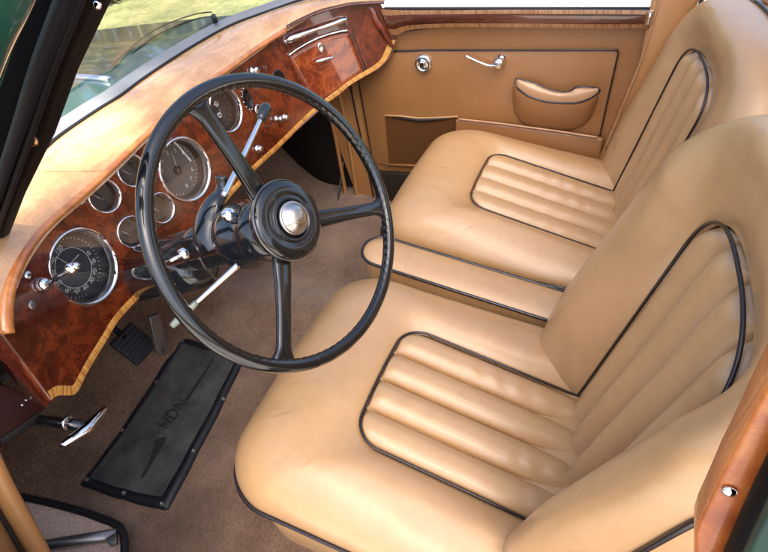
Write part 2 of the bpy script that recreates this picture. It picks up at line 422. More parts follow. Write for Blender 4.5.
    def fq(a, b):
        s = -.1395+.279*a; tm = tmax(s); y = -.12+(tm+.12)*b
        f = ((s+.14)/.28*NF) % 1; h = 1-abs(2*f-1)**2.2-.55*math.exp(-((.5-abs(f-.5))/.032)**2)
        e = min(1, (tm-y)/.04); h *= math.sqrt(max(0, 1-(1-e)**2))
        return B(s, y, -.022+.033*h+wr(s, y, k+20, .002)*sm(0, .01, .14-abs(s)))
    add('fluted_panel', grid(fq, 224, 120, flip=True), LTHP, bb)
    return t
make_seat(.290, "driver's tan leather seat behind the steering wheel, fluted panel edged in dark piping", 0)
make_seat(1.035, 'tan leather passenger seat beside the far door, beyond the armrest', 40, .84, .060, .030, -.025, 1.0, .35)

# centre armrest
t = thing('center_armrest', (.66, .2, 0), 'narrow tan leather armrest with dark piping wedged between the two seats', 'armrest')
O = rr(.052, -.12, .548, .050, 40, 14, 4)
def az(y): return .383+.17*(y-.53)
def fa(a, b):
    i = int(round(a*(len(O)-1))); ox, oy = O[i]; w = b
    ix, iy = 0, min(oy, .50); x = ox*w; y = iy+(oy-iy)*w
    return Vector((.66+x, y, az(y)+.014*(1-w**2.6)))
pad = add('pad', grid(fa, len(O)-1, 12, flip=True), LTH, t)
add('piping', tube([Vector((.66+x*1.03, y+.001, az(y)+.001)) for x, y in O], .0042, 8), PIPE, pad)
add('box', slab([(.66+x*.98, y-.002, az(y)-.004) for x, y in O[::3]], (0, 0, -.16), .004), LTH, t, 50)

# ------------------------------------------------------------------ dashboard
def FY(x, z):
    d = x-.66
    return .965-(1.75*max(0, d-.30)**2 if d > 0 else .80*max(0, -d-.30)**2)+.12*(z-.47)
def fas(u, v, off=0.0):
    """where the line through a point meets the curved fascia board"""
    q = ray(u, v).normalized(); lo, hi = .3, 3.0
    for _ in range(60):
        m_ = (lo+hi)/2; p = CAM+q*m_
        if p.y < FY(p.x, p.z)-off: lo = m_
        else: hi = m_
    return CAM+q*((lo+hi)/2)
def fnorm(p):
    e = 1e-3; dx = (FY(p.x+e, p.z)-FY(p.x-e, p.z))/(2*e)
    return Vector((dx, -1, .12)).normalized()
dash = thing('dashboard', (.66, 1.0, .47), 'glossy burl walnut dashboard with round instruments, glovebox and striped inlay edge', 'dashboard')
bot = [fas(*p) for p in ((51, 400), (58, 395), (73, 395), (79, 389), (95, 359), (106, 341), (118, 321), (140, 297), (165, 274), (205, 226), (250, 175), (290, 137), (330, 101), (350, 85.5), (366, 76), (378, 69), (387, 61), (392, 52), (397, 40))]
top = [fas(*p) for p in ((2, 334), (9, 318), (12, 296), (21, 272), (35, 248), (54, 225), (87, 197), (116, 170), (143, 143), (170, 118), (200, 93), (230, 71), (258, 51), (286, 31), (317, 14), (350, 6), (380, 2))]
botr = resample(crom(bot[:4], 3)[:-1]+crom(bot[3:], 6), 180); topr = resample(crom(top, 6), 180)
def fg(a, b):
    i = int(round(a*180)); p = botr[i].lerp(topr[i], b); p = p.copy(); p.y = FY(p.x, p.z); return p
GA = [(85.5, 267, .080), (186, 170, .079), (226, 109.5, .060), (104.5, 196, .0365), (132, 170.5, .0365), (132, 232, .0365), (161, 208, .0365)]
GC = [(fas(u, v), r) for u, v, r in GA]
def fg2(a, b):
    i = a*180; k = min(179, int(i)); f = i-k; p = botr[k].lerp(botr[k+1], f).lerp(topr[k].lerp(topr[k+1], f), b); p.y = FY(p.x, p.z); return p
fascia_me = grid(fg2, 400, 110, flip=False)
bm = bmesh.new(); bm.from_mesh(fascia_me)
bmesh.ops.delete(bm, geom=[f for f in bm.faces if any(all((v.co-c_).length < r_*.995 for v in f.verts) for c_, r_ in GC)], context='FACES')
bm.to_mesh(fascia_me); bm.free()
fb_ = add('fascia', fascia_me, BURL, dash)
so = fb_.modifiers.new('s', 'SOLIDIFY'); so.thickness = .016; so.offset = 1
fb_.data.calc_loop_triangles()
# make sure solidify goes forward (away from the cabin)
if fb_.data.polygons[2000].normal.y < 0: so.offset = -1
bl = [p-Vector((0, .004, 0)) for p in botr]
nbr = []
for i, p in enumerate(botr):
    tg = botr[min(180, i+1)]-botr[max(0, i-1)]; q = Vector((-tg.z, 0, tg.x)).normalized(); nbr.append(q if q.z > 0 or i < 12 else -q)
def frib(a, b):
    i = int(round(a*180)); p = botr[i]+nbr[i]*(.0165*b); p.y = FY(p.x, p.z)-.0012-.0015*math.sin(PI*b); return p
rb_ = grid(frib, 180, 5)
Ls = [0]
for a_, b_ in zip(botr, botr[1:]): Ls.append(Ls[-1]+(b_-a_).length)
for d_ in rb_.uv_layers[0].data: d_.uv = (Ls[int(round(d_.uv[0]*180))], d_.uv[1])
add('inlay_strip', rb_, INLAY, dash)
add('edge_bead', tube([p-Vector((0, -.004, 0)) for p in botr], .0045, 8), BURL5, dash)
# dark lower side edge at the near end
e0 = [fas(2, 336), fas(22, 361), fas(51, 401)]
add('end_edge', slab([e0[0], e0[1], e0[2], at(47, 408, 'y', e0[2].y+.02), at(16, 370, 'y', e0[1].y+.02), at(-14, 345, 'y', e0[0].y+.02)], (0, .05, 0), .002), BURL5, dash, 40)

# top roll: from the fascia's upper edge to the windscreen base
wsb = [Vector((-.13, .80, .76)), Vector((-.09, .90, .78))]+[at(u, v, 'z', .80) for u, v in ((-30, 196), (0, 180), (34.5, 159), (60, 137), (98, 111), (122, 96), (146, 78), (190, 49), (229, 27), (260, 15), (303, 0), (340, -12), (368, -22))]
wsr = resample(crom(wsb, 6), 160)
tl = [p-Vector((0, .016, -.004)) for p in topr]
# matching the two borders by x
def at_x(poly, x):
    best = None
    for a, b in zip(poly, poly[1:]):
        if (a.x-x)*(b.x-x) <= 0 and abs(a.x-b.x) > 1e-7: return a.lerp(b, (x-a.x)/(b.x-a.x))
    return poly[0] if abs(poly[0].x-x) < abs(poly[-1].x-x) else poly[-1]
I0 = min(i for i in range(161) if wsr[i].x > .20); J0 = min(i for i in range(20, 181) if topr[i].x > .20)
def ftop(a, b):
    x = wsr[int(round(a*160))].x; q = wsr[int(round(a*160))]
    i = int(round(a*160))
    p = at_x(topr[J0:], x) if i >= I0 else topr[int(J0*i/I0)]
    p = p-Vector((0, .010, 0)); r_ = p.lerp(q, b)
    r_.z += .012*math.sin(PI*b)**.8+.012*(1-b)
    if b < .08: r_.z -= .010*(1-b/.08)**2
    return r_
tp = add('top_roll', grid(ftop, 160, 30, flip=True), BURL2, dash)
# rounded rail along the upper edge of the fascia
rail_px = ((7, 334), (6, 318), (8, 296), (16, 272), (30, 247), (50, 223), (83, 194.5), (112, 168), (140, 141), (168, 115), (199, 90), (229, 68.5), (257, 48.5), (286, 30))
rail = resample(crom([fas(u, v, .010) for u, v in rail_px], 6), 150)
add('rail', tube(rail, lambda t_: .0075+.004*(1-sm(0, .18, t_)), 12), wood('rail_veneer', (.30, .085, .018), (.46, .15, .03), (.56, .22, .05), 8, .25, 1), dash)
# hooded lip above the glovebox
lip = resample(crom([fas(u, v, .02) for u, v in ((287, 27), (300, 20), (317, 12.5), (335, 7.5), (351, 4.5), (368, 3), (384, 2.5))], 6), 60)
add('glovebox_hood', tube(lip, .008, 10, flat=.5), BURL5, dash)
lip2 = [p+Vector((0, -.004, .008)) for p in lip]
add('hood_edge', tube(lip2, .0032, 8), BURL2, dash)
# rolled wood at the far corner of the fascia
rl = resample(crom([fas(u, v, .008) for u, v in ((371, 8), (376, 20), (383, 32), (390, 43), (393, 48))], 6), 40)
add('corner_roll', tube(rl, lambda s_: .012*math.sin(PI*min(1, s_*.9+.1))**.4, 12), BURL, dash)
add('corner_seam', tube([fas(*p) for p in ((352, 30), (356, 42), (360, 54), (366, 70))], .0015, 6), DARKM, dash)

# instruments
def gauge(u, v, r, name, marks=None, face=DIAL, depth=.022, label=None):
    c = fas(u, v); n = fnorm(c); x, y, z = frame(n)
    dp = .024 if r < .05 else .034
    g = add(name, lathe_open(c, n, [(r*1.045, -.002), (r*1.05, .0022), (r*1.02, .0046), (r*.975, .0036), (r*.94, -.001), (r*.925, -dp*.45)], 64), CHROME, dash, label=label)
    # well inside: dark wall reaching up to the glass with the dial at the bottom, proud of the board
    c = c-z*dp
    d = add('dial', lathe(c, n, [(r*.93, 0), (r*.93, .0010), (0, .0010)], 64), face, g, 30)
    w = add('well', lathe_open(c, n, [(r*.926, dp*.56), (r*.90, .0025), (r*.86, .0012)], 64), RUB, g)
    gl = add('glass', lathe(c+z*(dp-.0005), n, [(r*.94, 0), (r*.94, .0008), (0, .0008)], 48), GGL, g, 30)
    ms = []
    if marks:
        for (ang, rad, w_, h_) in marks:
            a = math.radians(ang); p = c+z*.0019+x*(math.cos(a)*rad*r)+y*(math.sin(a)*rad*r)
            tx = x*math.cos(a)+y*math.sin(a); ty = z.cross(tx)
            ms.append(slab([p-tx*h_/2-ty*w_/2, p+tx*h_/2-ty*w_/2, p+tx*h_/2+ty*w_/2, p-tx*h_/2+ty*w_/2], z*.0004))
        add('dial_marks', join(ms), WHITE, g, 40)
    return g, c, x, y, z
ticks = [(a, .82, .0018, .006) for a in range(-60, 241, 12)]
def numerals(g, c, x, y, z, r, items, size):
    ms = []
    for s_, ang, rad in items:
        a = math.radians(ang); m_ = text_mesh(s_, size, .0002)
        ms.append(place(m_, c+z*.0024+x*(math.cos(a)*rad*r)+y*(math.sin(a)*rad*r), x, y, z))
    add('numerals', join(ms), WHITE, g, 40)
def needle(g, c, x, y, z, r, ang, m_, hubr=.09):
    a = math.radians(ang); d = x*math.cos(a)+y*math.sin(a)
    add('needle', tube([c+z*.0042-d*r*.12, c+z*.0042+d*r*.62], lambda s_: .0013*(1.2-s_), 6), m_, g, 40)
    add('needle_hub', lathe(c+z*.0018, z, [(r*hubr, 0), (r*hubr, .003), (r*hubr*.5, .0045), (r*hubr*.3, .0034), (0, .0036)], 24), RUB, g, 40)
# speedometer
g, c, x, y, z = gauge(85.5, 267, .080, 'speedometer', [(a, .80, .0012, .004) for a in range(-70, 251, 8)], label='large speedometer with white numerals at the near end')
numerals(g, c, x, y, z, .08, [('80', 150, .62), ('70', 178, .60), ('60', 206, .62), ('50', 232, .62), ('40', 257, .62), ('30', 282, .62), ('20', 307, .62), ('10', 332, .62), ('0', 357, .62), ('90', 120, .62), ('100', 88, .62)], .0145)
add('dial_ring', lathe_open(c+z*.0016, z, [(.0440, 0), (.0440, .0004), (.0428, .0004), (.0428, 0)], 48), WHITE, g, 40)
needle(g, c, x, y, z, .08, 108, WHITE, .16)
add('trip_plate', slab([c+z*.003+x*a+y*b for a, b in ((-.028, .012), (.028, .012), (.028, .0135), (-.028, .0135))], z*.0006), WHITE, g, 40)
# rev counter style gauge in the middle
DG = mat('dial_grey', (.10, .095, .09), .5)
g, c, x, y, z = gauge(186, 170, .079, 'tachometer', [(a, .80, .0014, .005) for a in range(-70, 251, 10)], DG, label='large dial with a single pale needle seen through the steering wheel')
numerals(g, c, x, y, z, .079, [(str(i), 150-i*30, .62) for i in range(0, 9)], .016)
needle(g, c, x, y, z, .079, 76, WHITE, .16)
# combined gauge
g, c, x, y, z = gauge(226, 109.5, .060, 'combined_gauge', [(a, .78, .0012, .004) for a in range(0, 360, 20)], label='medium black gauge with two small hubs')
for dx, dy in ((.006, .016), (-.002, -.014)):
    p = c+x*dx+y*dy+z*.0016
    add('gauge_hub', lathe(p, z, [(.0085, 0), (.0085, .002), (.0055, .0032), (.0045, .0018), (.0022, .0022), (0, .0024)], 24), CHROME, g)
    needle(g, p, x, y, z, .034, 170 if dy > 0 else 60, WHITE, .06)
for (u, v) in ((104.5, 196), (132, 170.5), (132, 232), (161, 208)):
    g, c, x, y, z = gauge(u, v, .0365, 'small_gauge', [(a, .74, .001, .003) for a in range(20, 161, 14)])
    needle(g, c-y*.008, x, y, z, .032, 120, WHITE)

def knob(u, v, r, h, m_=CHROME, stem=None, name='knob', tilt=None):
    c = fas(u, v); n = fnorm(c)
    k = add(name, lathe(c, n, [(r*1.25, 0), (r*1.25, .002), (r*.5, .003), (r*.45, h*.45), (r*.8, h*.5), (r, h*.65), (r*.95, h*.9), (r*.6, h), (0, h*1.02)], 28), m_, dash); return k
knob(253.5, 71, .011, .018); knob(277, 119, .009, .022); knob(285, 117.5, .009, .014); knob(258, 149, .010, .016, CHROME)
knob(146, 269, .010, .026, BAKE); knob(32, 305, .007, .003, STEEL); knob(27.5, 275, .006, .004, CHROME, name='screw'); knob(344, 44, .0035, .003, STEEL, name='screw')
c = fas(82, 202); add('warning_lamp', lathe(c, fnorm(c), [(.006, 0), (.006, .003), (.003, .005), (0, .006)], 20), CHROME, dash)
# long pull knob on black stem in front of the speedometer
c = fas(41, 285); n = fnorm(c); e = c+n*.055+Vector((.016, 0, .012)); dv = (e-c).normalized()
pk = add('pull_switch', lathe(c, n, [(.013, 0), (.015, .003), (.013, .010), (.009, .016), (.006, .017), (0, .018)], 28), CHROME, dash)
add('stem', tube([c+n*.012, e], .0045, 12), BLACKP, pk)
add('knob', lathe(e, dv, [(.005, -.002), (.011, .002), (.0125, .009), (.009, .016), (.007, .017), (.009, .020), (.006, .025), (0, .026)], 28), CHROME, pk)
# ignition plate with lock
c = fas(247, 99); n = fnorm(c); x, y, z = frame(n)
sp = add('switch_plate', lathe(c, n, [(.030, 0), (.030, .003), (.026, .006), (.025, .004), (0, .004)], 40, .62, 1.0), BAKE, dash)
for k_ in range(7):
    a = k_/6*PI+PI/2; p = c+x*math.cos(a)*.021+y*math.sin(a)*.031+z*.001
    add('stud', lathe(p, z, [(.002, 0), (.002, .003), (0, .004)], 10), CHROME, sp)
c2 = fas(256.5, 110); add('lock_ring', lathe(c2, n, [(.015, .004), (.0165, .009), (.013, .012), (.010, .008), (0, .008)], 32), CHROME, sp)
# oval ashtray recess
c = fas(279, 80); n = fnorm(c); add('ashtray', lathe(c, n, [(.022, 0), (.0215, .002), (.019, .0012), (.0, .0008)], 40, 1.1, 1.4), BAKE, dash)
# glovebox door: raised panel following the fascia
gb_px = [(289, 57), (296, 51.5), (306, 45.5), (318, 39.5), (330, 35.5), (340, 33), (348, 32)]
gtop = resample([fas(*p) for p in gb_px], 30); gbot = resample([fas(*p) for p in ((316, 107), (328, 97), (338, 90), (350, 81), (364, 71.5))], 30)
def fgb(a, b):
    i = int(round(a*30)); p = gbot[i].lerp(gtop[i], b); e = min(a, 1-a)*.22; e2 = min(b, 1-b)*.2
    p.y = FY(p.x, p.z)-.0035*sm(0, .004, min(e, e2)+.0003); return p
gbx = add('glovebox_door', grid(fgb, 30, 20), wood('glovebox_burl', (.08, .010, .003), (.19, .030, .007), (.36, .075, .014), 14, .22, 1), dash)
add('seam', tube(resample([fas(*p, .001) for p in gb_px]+[fas(364, 71.5, .001)], 60), .0016, 6), DARKM, gbx)
add('lip', tube(resample([fas(u, v-1.6, .007) for u, v in gb_px], 40), .0035, 8), CHROME, gbx)  # white highlight along the top edge, put in as a chrome tube
c = fas(320, 47); add('lock', lathe(c, fnorm(c), [(.013, .003), (.012, .008), (.005, .009), (.0045, .006), (0, .006)], 28, .8, 1.2), CHROME, gbx)
c = fas(325, 60); n = fnorm(c)
hd = add('handle', lathe(c, n, [(.009, .003), (.007, .006), (.005, .016), (0, .017)], 20), CHROME, gbx)
ha, hb = fas(316, 62, .022), fas(334, 57, .022)
add('handle_bar', tube(resample([ha, hb], 14), lambda s_: .0022+.0042*math.sin(PI*min(1, .15+s_*.8)), 12), CHROME, hd)
# grab handle
ga = [fas(u, v, o) for u, v, o in ((287, 40.5, .004), (292, 38.5, .018), (300, 35.5, .026), (312, 31, .03), (324, 27, .03), (335, 23.5, .026), (342, 20.5, .016), (346, 19.5, .004))]
gh = add('grab_handle', tube(crom(ga, 6), lambda s_: .0048+.0052*abs(math.cos(PI*s_))**1.0*(1 if .03 < s_ < .97 else .8), 14), CHROME, dash)
c = fas(346, 20); add('foot', lathe(c, fnorm(c), [(.010, 0), (.009, .004), (.005, .008), (0, .009)], 20, .7, 1.6), CHROME, gh)
c = fas(286, 41); add('foot', lathe(c, fnorm(c), [(.010, 0), (.009, .004), (.005, .008), (0, .009)], 20), CHROME, gh)
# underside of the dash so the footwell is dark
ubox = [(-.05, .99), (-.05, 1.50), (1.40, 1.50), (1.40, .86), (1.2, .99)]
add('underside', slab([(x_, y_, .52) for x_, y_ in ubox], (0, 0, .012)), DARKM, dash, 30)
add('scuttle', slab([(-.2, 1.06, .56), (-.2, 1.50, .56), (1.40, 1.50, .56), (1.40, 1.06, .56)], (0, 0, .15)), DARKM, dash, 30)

# ------------------------------------------------------------------ windscreen
ws = thing('windscreen', (.66, 1.15, .80), 'curved windscreen over the dash with grey gasket along its base', 'windscreen')
up_ = [p+Vector((0, .024, .006)) for p in wsr]
def band(a, b):
    i = int(round(a*160)); p = wsr[i]; d = Vector((p.x-.66, p.y-.25, 0)).normalized()
    return p+d*(.040*b)+Vector((0, 0, .004+.012*math.sin(PI*b*.6)))
add('gasket', grid(band, 160, 8, flip=True), SILL, ws)
add('gasket_bead', tube([p+Vector((0, 0, .003)) for p in wsr], .0035, 8), RUB, ws)
def outer(i, k, dz=0): p = wsr[i]; d = Vector((p.x-.66, p.y-.25, 0)).normalized(); return p+d*k+Vector((0, 0, .010+dz))
add('gasket_lip', tube([outer(i, .042) for i in range(161)], .004, 8), RUB, ws)
def fgl(a, b):
    i = int(round(a*160)); p = outer(i, .040, .0); return p+Vector(((.66-p.x)*.12*b, -.40*b-.03*math.sin(PI*b), .43*b))
add('glass', grid(fgl, 160, 10), GLASS, ws)

# ------------------------------------------------------------------ bonnet, wiper
bon = thing('car_bonnet', (.66, 1.3, .75), 'dark green glossy bonnet with a chrome centre strip beyond the windscreen', 'bonnet')
def fbon(a, b):
    i = int(round(a*160)); p = outer(i, .045, -.004); q = Vector((.66+(p.x-.66)*(1.10-.25*b), 2.75, .72))
    r_ = p.lerp(q, b); xx = (r_.x-.66)
    r_.z = p.z+(.725-p.z)*b+ .03*math.sin(PI*min(1, b*1.2))*math.exp(-(xx/.35)**2)-.10*sm(.25, .62, abs(xx))*min(1, b*6)
    return r_
add('panel', grid(fbon, 160, 60, flip=True), GREEN, bon)
ic = min(range(161), key=lambda i: abs(wsr[i].x-.66))
add('center_strip', tube([fbon(ic/160, .03+.96*k/40)+Vector((0, 0, .004)) for k in range(41)], .009, 8), CHROME, bon)
wip = thing('windscreen_wiper', outer(70, .07), 'thin wiper arm resting low across the windscreen glass', 'wiper')
wa = [at(u, v, 'y', yy) for u, v, yy in ((112, 66, 1.235), (128, 50, 1.225), (150, 33, 1.21), (172, 22, 1.19), (196, 14, 1.165), (212, 12, 1.15))]
add('arm', tube(crom(wa, 5), .0018, 8), RUB, wip)
add('blade', tube([p+Vector((0, -.004, -.012)) for p in crom(wa[1:], 5)], .0022, 6), RUB, wip)
add('pivot', lathe(wa[-1]+Vector((0, 0, -.01)), (0, 0, 1), [(.008, -.02), (.008, 0), (.005, .004), (0, .005)], 20), RUB, wip)

# ------------------------------------------------------------------ passenger door
DX = 1.37
pd = thing('passenger_door', (DX, .2, .05), 'closed far door trimmed in tan leather below a dark striped walnut cap', 'car door')
def D(u, v, off=0): return at(u, v, 'x', DX-off)
panel = [D(u, v) for u, v in ((352, 30), (395, 18), (664, 14), (664, 60), (596, 200), (380, 200))]
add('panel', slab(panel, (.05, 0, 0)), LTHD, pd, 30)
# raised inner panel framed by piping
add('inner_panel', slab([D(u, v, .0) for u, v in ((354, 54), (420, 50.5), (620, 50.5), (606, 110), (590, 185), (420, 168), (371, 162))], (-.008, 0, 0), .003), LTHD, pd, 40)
add('piping', tube(resample([D(u, v, .010) for u, v in ((356, 54), (385, 51.5), (430, 50), (619, 50), (606, 108), (590, 180))], 90), .0027, 8), PIPE, pd)
add('piping', tube(resample([D(u, v, .010) for u, v in ((354, 56), (362, 100), (373, 163))], 40), .0024, 8), PIPE, pd)
# wooden cap
capb = [D(u, v, .030) for u, v in ((391, 34), (397, 35), (405, 31), (420, 28.6), (450, 27), (500, 27), (560, 27.5), (600, 28), (646, 28))]
capt = [D(u, v, .030) for u, v in ((381, 9), (390, 9.5), (405, 10), (420, 10), (450, 10), (500, 9.5), (560, 9.5), (600, 9.5), (650, 10))]
cb_, ct_ = resample(crom(capb, 5), 80), resample(crom(capt, 5), 80)
def fcap(a, b):
    i = int(round(a*80)); p = cb_[i].lerp(ct_[i], b); p.x -= .003*math.sin(PI*b); return p
cap = add('wood_cap', grid(fcap, 80, 12), BURL3, pd)
add('cap_back', slab([v+Vector((.004, 0, 0)) for v in (cb_[0], cb_[20], cb_[80], ct_[80], ct_[0])], (.006, 0, 0)), DARKM, cap, 30)
def strip_between(f0, f1, off):
    def f(a, b):
        i = int(round(a*80)); k = f0+(f1-f0)*b; p = cb_[i].lerp(ct_[i], k); p.x -= .003*math.sin(PI*k)+off; return p
    me = grid(f, 80, 3)

    return me
add('inlay_strip', strip_between(.0, .24, .0022), INLAYD, cap)
add('inlay_strip', strip_between(.78, 1.0, .0022), INLAYD, cap)
er = [cb_[80].lerp(ct_[80], k/6)-Vector((.004, 0, 0)) for k in range(7)]
add('end_band', tube(er, .007, 8), INLAYD, cap)
# window sill outside + glass
add('window_sill', slab([D(u, v, -.012) for u, v in ((384, 9), (650, 9), (650, 7.5), (384, 7.5))], (.006, 0, 0)), RUB, pd, 30)
gz = D(500, 9).z
add('window_glass', slab([(1.40, -.20, gz-.02), (1.40, .78, gz-.02), (1.33, .42, 1.12), (1.33, -.14, 1.12)], (.004, 0, 0)), GLASS, pd, 30)
# window lock escutcheon
c = D(424, 63, .008)
es = add('catch', lathe(c, (-1, 0, 0), [(.030, 0), (.031, .004), (.027, .012), (.020, .015), (.018, .010), (0, .010)], 40), CHROME, pd)
add('catch_block', box(c+Vector((-.014, 0, 0)), (.012, .018, .022), .003), CHROME, es, 40)
# lever handle
c = D(501, 60, .008)
bs = add('door_handle', lathe(c, (-1, 0, 0), [(.018, 0), (.018, .006), (.012, .010), (.011, .020), (.016, .024), (.017, .034), (.010, .040), (0, .041)], 30), CHROME, pd)
lv = [D(u, v, .042) for u, v in ((502, 62), (497, 65), (489, 65.5), (480, 62.5), (472, 59), (466, 56))]
add('lever', tube(crom(lv, 6), lambda s_: .0085-.003*sm(0, .5, s_)+.001*sm(.8, 1, s_), 14, flat=.8), CHROME, bs)
# pouch with padded pull
po = [(513, 87), (512.5, 100), (514, 112), (519, 121), (528, 127), (541, 130), (556, 131), (572, 130.5), (584, 126), (592, 117), (597, 105), (599, 93)]
low = resample([D(*p, .009) for p in po], 60)
lipf = resample(crom([D(*p, .048) for p in ((516, 82), (517, 88), (523, 93), (532, 98), (546, 102), (562, 103.5), (578, 103), (590, 99), (598, 94), (599.5, 91))], 5), 60)
ctr = sum(low, Vector())/61
def fpo(a, b):
    i = int(round(a*60)); p = low[i].lerp(lipf[i], b); bulge = math.sin(PI*b*.85)*.012; q = low[i].lerp(lipf[i], b**.8)
    q.x = low[i].x+(lipf[i].x-low[i].x)*math.sin(PI/2*b)**.55; return q
pch = add('pocket', grid(fpo, 60, 16), LTHB, pd)
rim = [(516, 80), (517, 87), (523, 92.5), (532, 97.5), (546, 101.5), (562, 103), (578, 102.5), (590, 98.5), (599, 92), (598, 89), (592, 88), (577, 87.5), (571, 91), (563, 92.5), (551, 90.5), (540, 86), (534, 83), (522, 80.2)]
rim3 = []
for (u, v) in rim:
    off = .046 if v > 86 and not (534 < u < 596 and v < 93) else .034
    rim3.append(D(u, v, off))
rc = crom(rim3, 5, closed=True)
add('piping', tube(rc, .0036, 8, closed=True), PIPE, pch)
cen = sum(rc, Vector())/len(rc)
ty = [D(u, v, .041) for u, v in ((519, 83), (530, 90), (545, 95), (560, 98), (575, 97), (590, 93), (597, 91))]; tyr = resample(ty, 40)
def fpad(a, b):
    n_ = len(rc); i = int(round(a*n_)) % n_; p = rc[i]
    q = min(tyr, key=lambda w: abs(w.y-p.y)); w = b; r_ = p.lerp(q, w); r_ += Vector((-.008, 0, .010))*math.sin(PI/2*w); return r_
add('pull_pad', grid(fpad, len(rc), 8), leather('pad_leather', (.56, .33, .17), .38, .4), pch)
c = D(548, 131, .012); add('stud', lathe(c, (-1, 0, -.2), [(.007, 0), (.008, .006), (.006, .012), (0, .014)], 20), CHROME, pch)
# lower map pocket: dark opening and sloped flap
add('map_pocket', slab([D(u, v, .010) for u, v in ((385, 117), (457, 117), (456, 164), (389, 165))], (.004, 0, 0)), mat('pocket_lining', (.11, .045, .014), .8, spec=.1), pd, 30)
add('pocket_slit', tube(resample(crom([D(u, v, .014) for u, v in ((392, 118), (404, 118.5), (418, 120), (434, 119.5), (450, 118.5))], 4), 20), lambda s_: .0055*math.sin(PI*s_)+.001, 8), DARKM, pd)
add('pocket_lip', tube(resample(crom([D(u, v, .013) for u, v in ((384, 115.5), (400, 116), (418, 118), (440, 117.5), (458, 116.5))], 4), 30), .0035, 8), PIPET, pd)
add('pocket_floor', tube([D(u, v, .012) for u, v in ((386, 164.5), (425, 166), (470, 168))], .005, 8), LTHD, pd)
add('flap', slab([D(u, v, .012) for u, v in ((457, 117.5), (500, 122), (560, 130), (604, 136.5), (594, 185), (457, 175))], (-.020, 0, 0), .006), LTHB, pd, 50)
add('flap_edge', tube(resample([D(u, v, .034) for u, v in ((458, 119), (500, 123.5), (560, 131.5), (598, 137.5))], 40), .0034, 8), PIPET, pd)
add('kick_step', slab([D(u, v, .03) for u, v in ((372, 172), (460, 178), (460, 200), (376, 200))], (.02, 0, 0), .003), mat('kick_dark', (.02, .014, .010), .5), pd, 40)

# far pillars
fp_ = thing('front_pillar', (1.38, .85, .1), 'brown leather covered post between dark footwell and front edge of far door', 'pillar')
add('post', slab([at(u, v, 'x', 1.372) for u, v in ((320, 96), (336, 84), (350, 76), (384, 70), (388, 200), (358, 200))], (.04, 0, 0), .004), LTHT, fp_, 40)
for pts in (((338, 88), (347, 130), (358, 200)), ((326, 96), (336, 140), (347, 200))):
    add('seam_roll', tube(resample(crom([at(u, v, 'x', 1.368) for u, v in pts], 5), 30), .008, 10), LTHT, fp_)
add('door_gap', tube(resample([at(u, v, 'x', 1.366) for u, v in ((349, 78), (356, 115), (366, 160), (374, 200))], 20), .0035, 8), DARKM, fp_)
mp = thing('center_pillar', (1.36, -.2, .1), 'tan leather covered post behind far door, rising past the passenger seat back', 'pillar')
add('post', slab([at(u, v, 'x', 1.335) for u, v in ((657, -30), (716, -30), (690, 20), (640, 100), (600, 175), (592, 175), (640, 60))], (.04, 0, 0), .008), LTHT, mp, 40)
add('seam', tube(resample([at(u, v, 'x', 1.332) for u, v in ((661, -10), (655, 16), (640, 64), (606, 148))], 30), .003, 8), PIPET, mp)
add('striker', slab([at(u, v, 'x', 1.33) for u, v in ((650, 10), (654, 10), (652, 24), (647, 24))], (-.006, 0, 0), .001), CHROME, mp, 40)
add('rear_edge', tube([at(u, v, 'x', 1.33) for u, v in ((706, -10), (697, 12), (680, 46))], .005, 8), DARKM, mp)
rd = thing('rear_door', (1.38, -.7, .1), 'brown leather rear door trim glimpsed behind the passenger seat', 'car door')
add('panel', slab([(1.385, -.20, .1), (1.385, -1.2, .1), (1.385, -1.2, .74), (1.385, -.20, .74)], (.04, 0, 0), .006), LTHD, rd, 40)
add('wood_cap', slab([(1.36, -.27, .745), (1.36, -1.2, .745), (1.36, -1.2, .80), (1.36, -.27, .80)], (.06, 0, 0), .012), mat('rear_cap', (.50, .26, .15), .3, coat=1), rd, 40)

# ------------------------------------------------------------------ steering wheel
wc_ = Vector((.277, .421, .783)); al = math.radians(26.0); bt = -.088
wn = Vector((math.sin(bt), -math.cos(bt)*math.cos(al), math.cos(bt)*math.sin(al))).normalized()
sw = thing('steering_wheel', wc_, 'large thin rimmed black three spoke steering wheel in front of the dials', 'steering wheel')
e1 = wn.cross(Vector((0, 0, 1))).normalized(); e2 = wn.cross(e1).normalized()
NR = 160
rim = [wc_+(e1*math.cos(2*PI*i/NR)+e2*math.sin(2*PI*i/NR))*.215 for i in range(NR)]
vs, fs = [], []; SG = 18
for i in range(NR*2):
    a = 2*PI*i/(NR*2); rd_ = e1*math.cos(a)+e2*math.sin(a); p = wc_+rd_*.215
    for j in range(SG):
        b = 2*PI*j/SG; R = .0110
        rr_, hh = math.cos(b)*R*1.0, math.sin(b)*R*.92
        if math.sin(b) < -.2: # finger ridges on the back of the rim
            hh -= .0018*abs(math.sin(a*45))*(-math.sin(b)); 
        if math.cos(b) < -.5: rr_ += .0014*abs(math.sin(a*45))*(-math.cos(b))
        vs.append(p+rd_*rr_+wn*hh)
for i in range(NR*2):
    for j in range(SG): fs.append((i*SG+j, i*SG+(j+1) % SG, ((i+1) % (NR*2))*SG+(j+1) % SG, ((i+1) % (NR*2))*SG+j))
add('rim', mesh(vs, fs), BAKE, sw)
def onwheel(u, v):
    q = ray(u, v); t_ = (wc_-CAM).dot(wn)/q.dot(wn); return CAM+q*t_
hubc = wc_-wn*.010
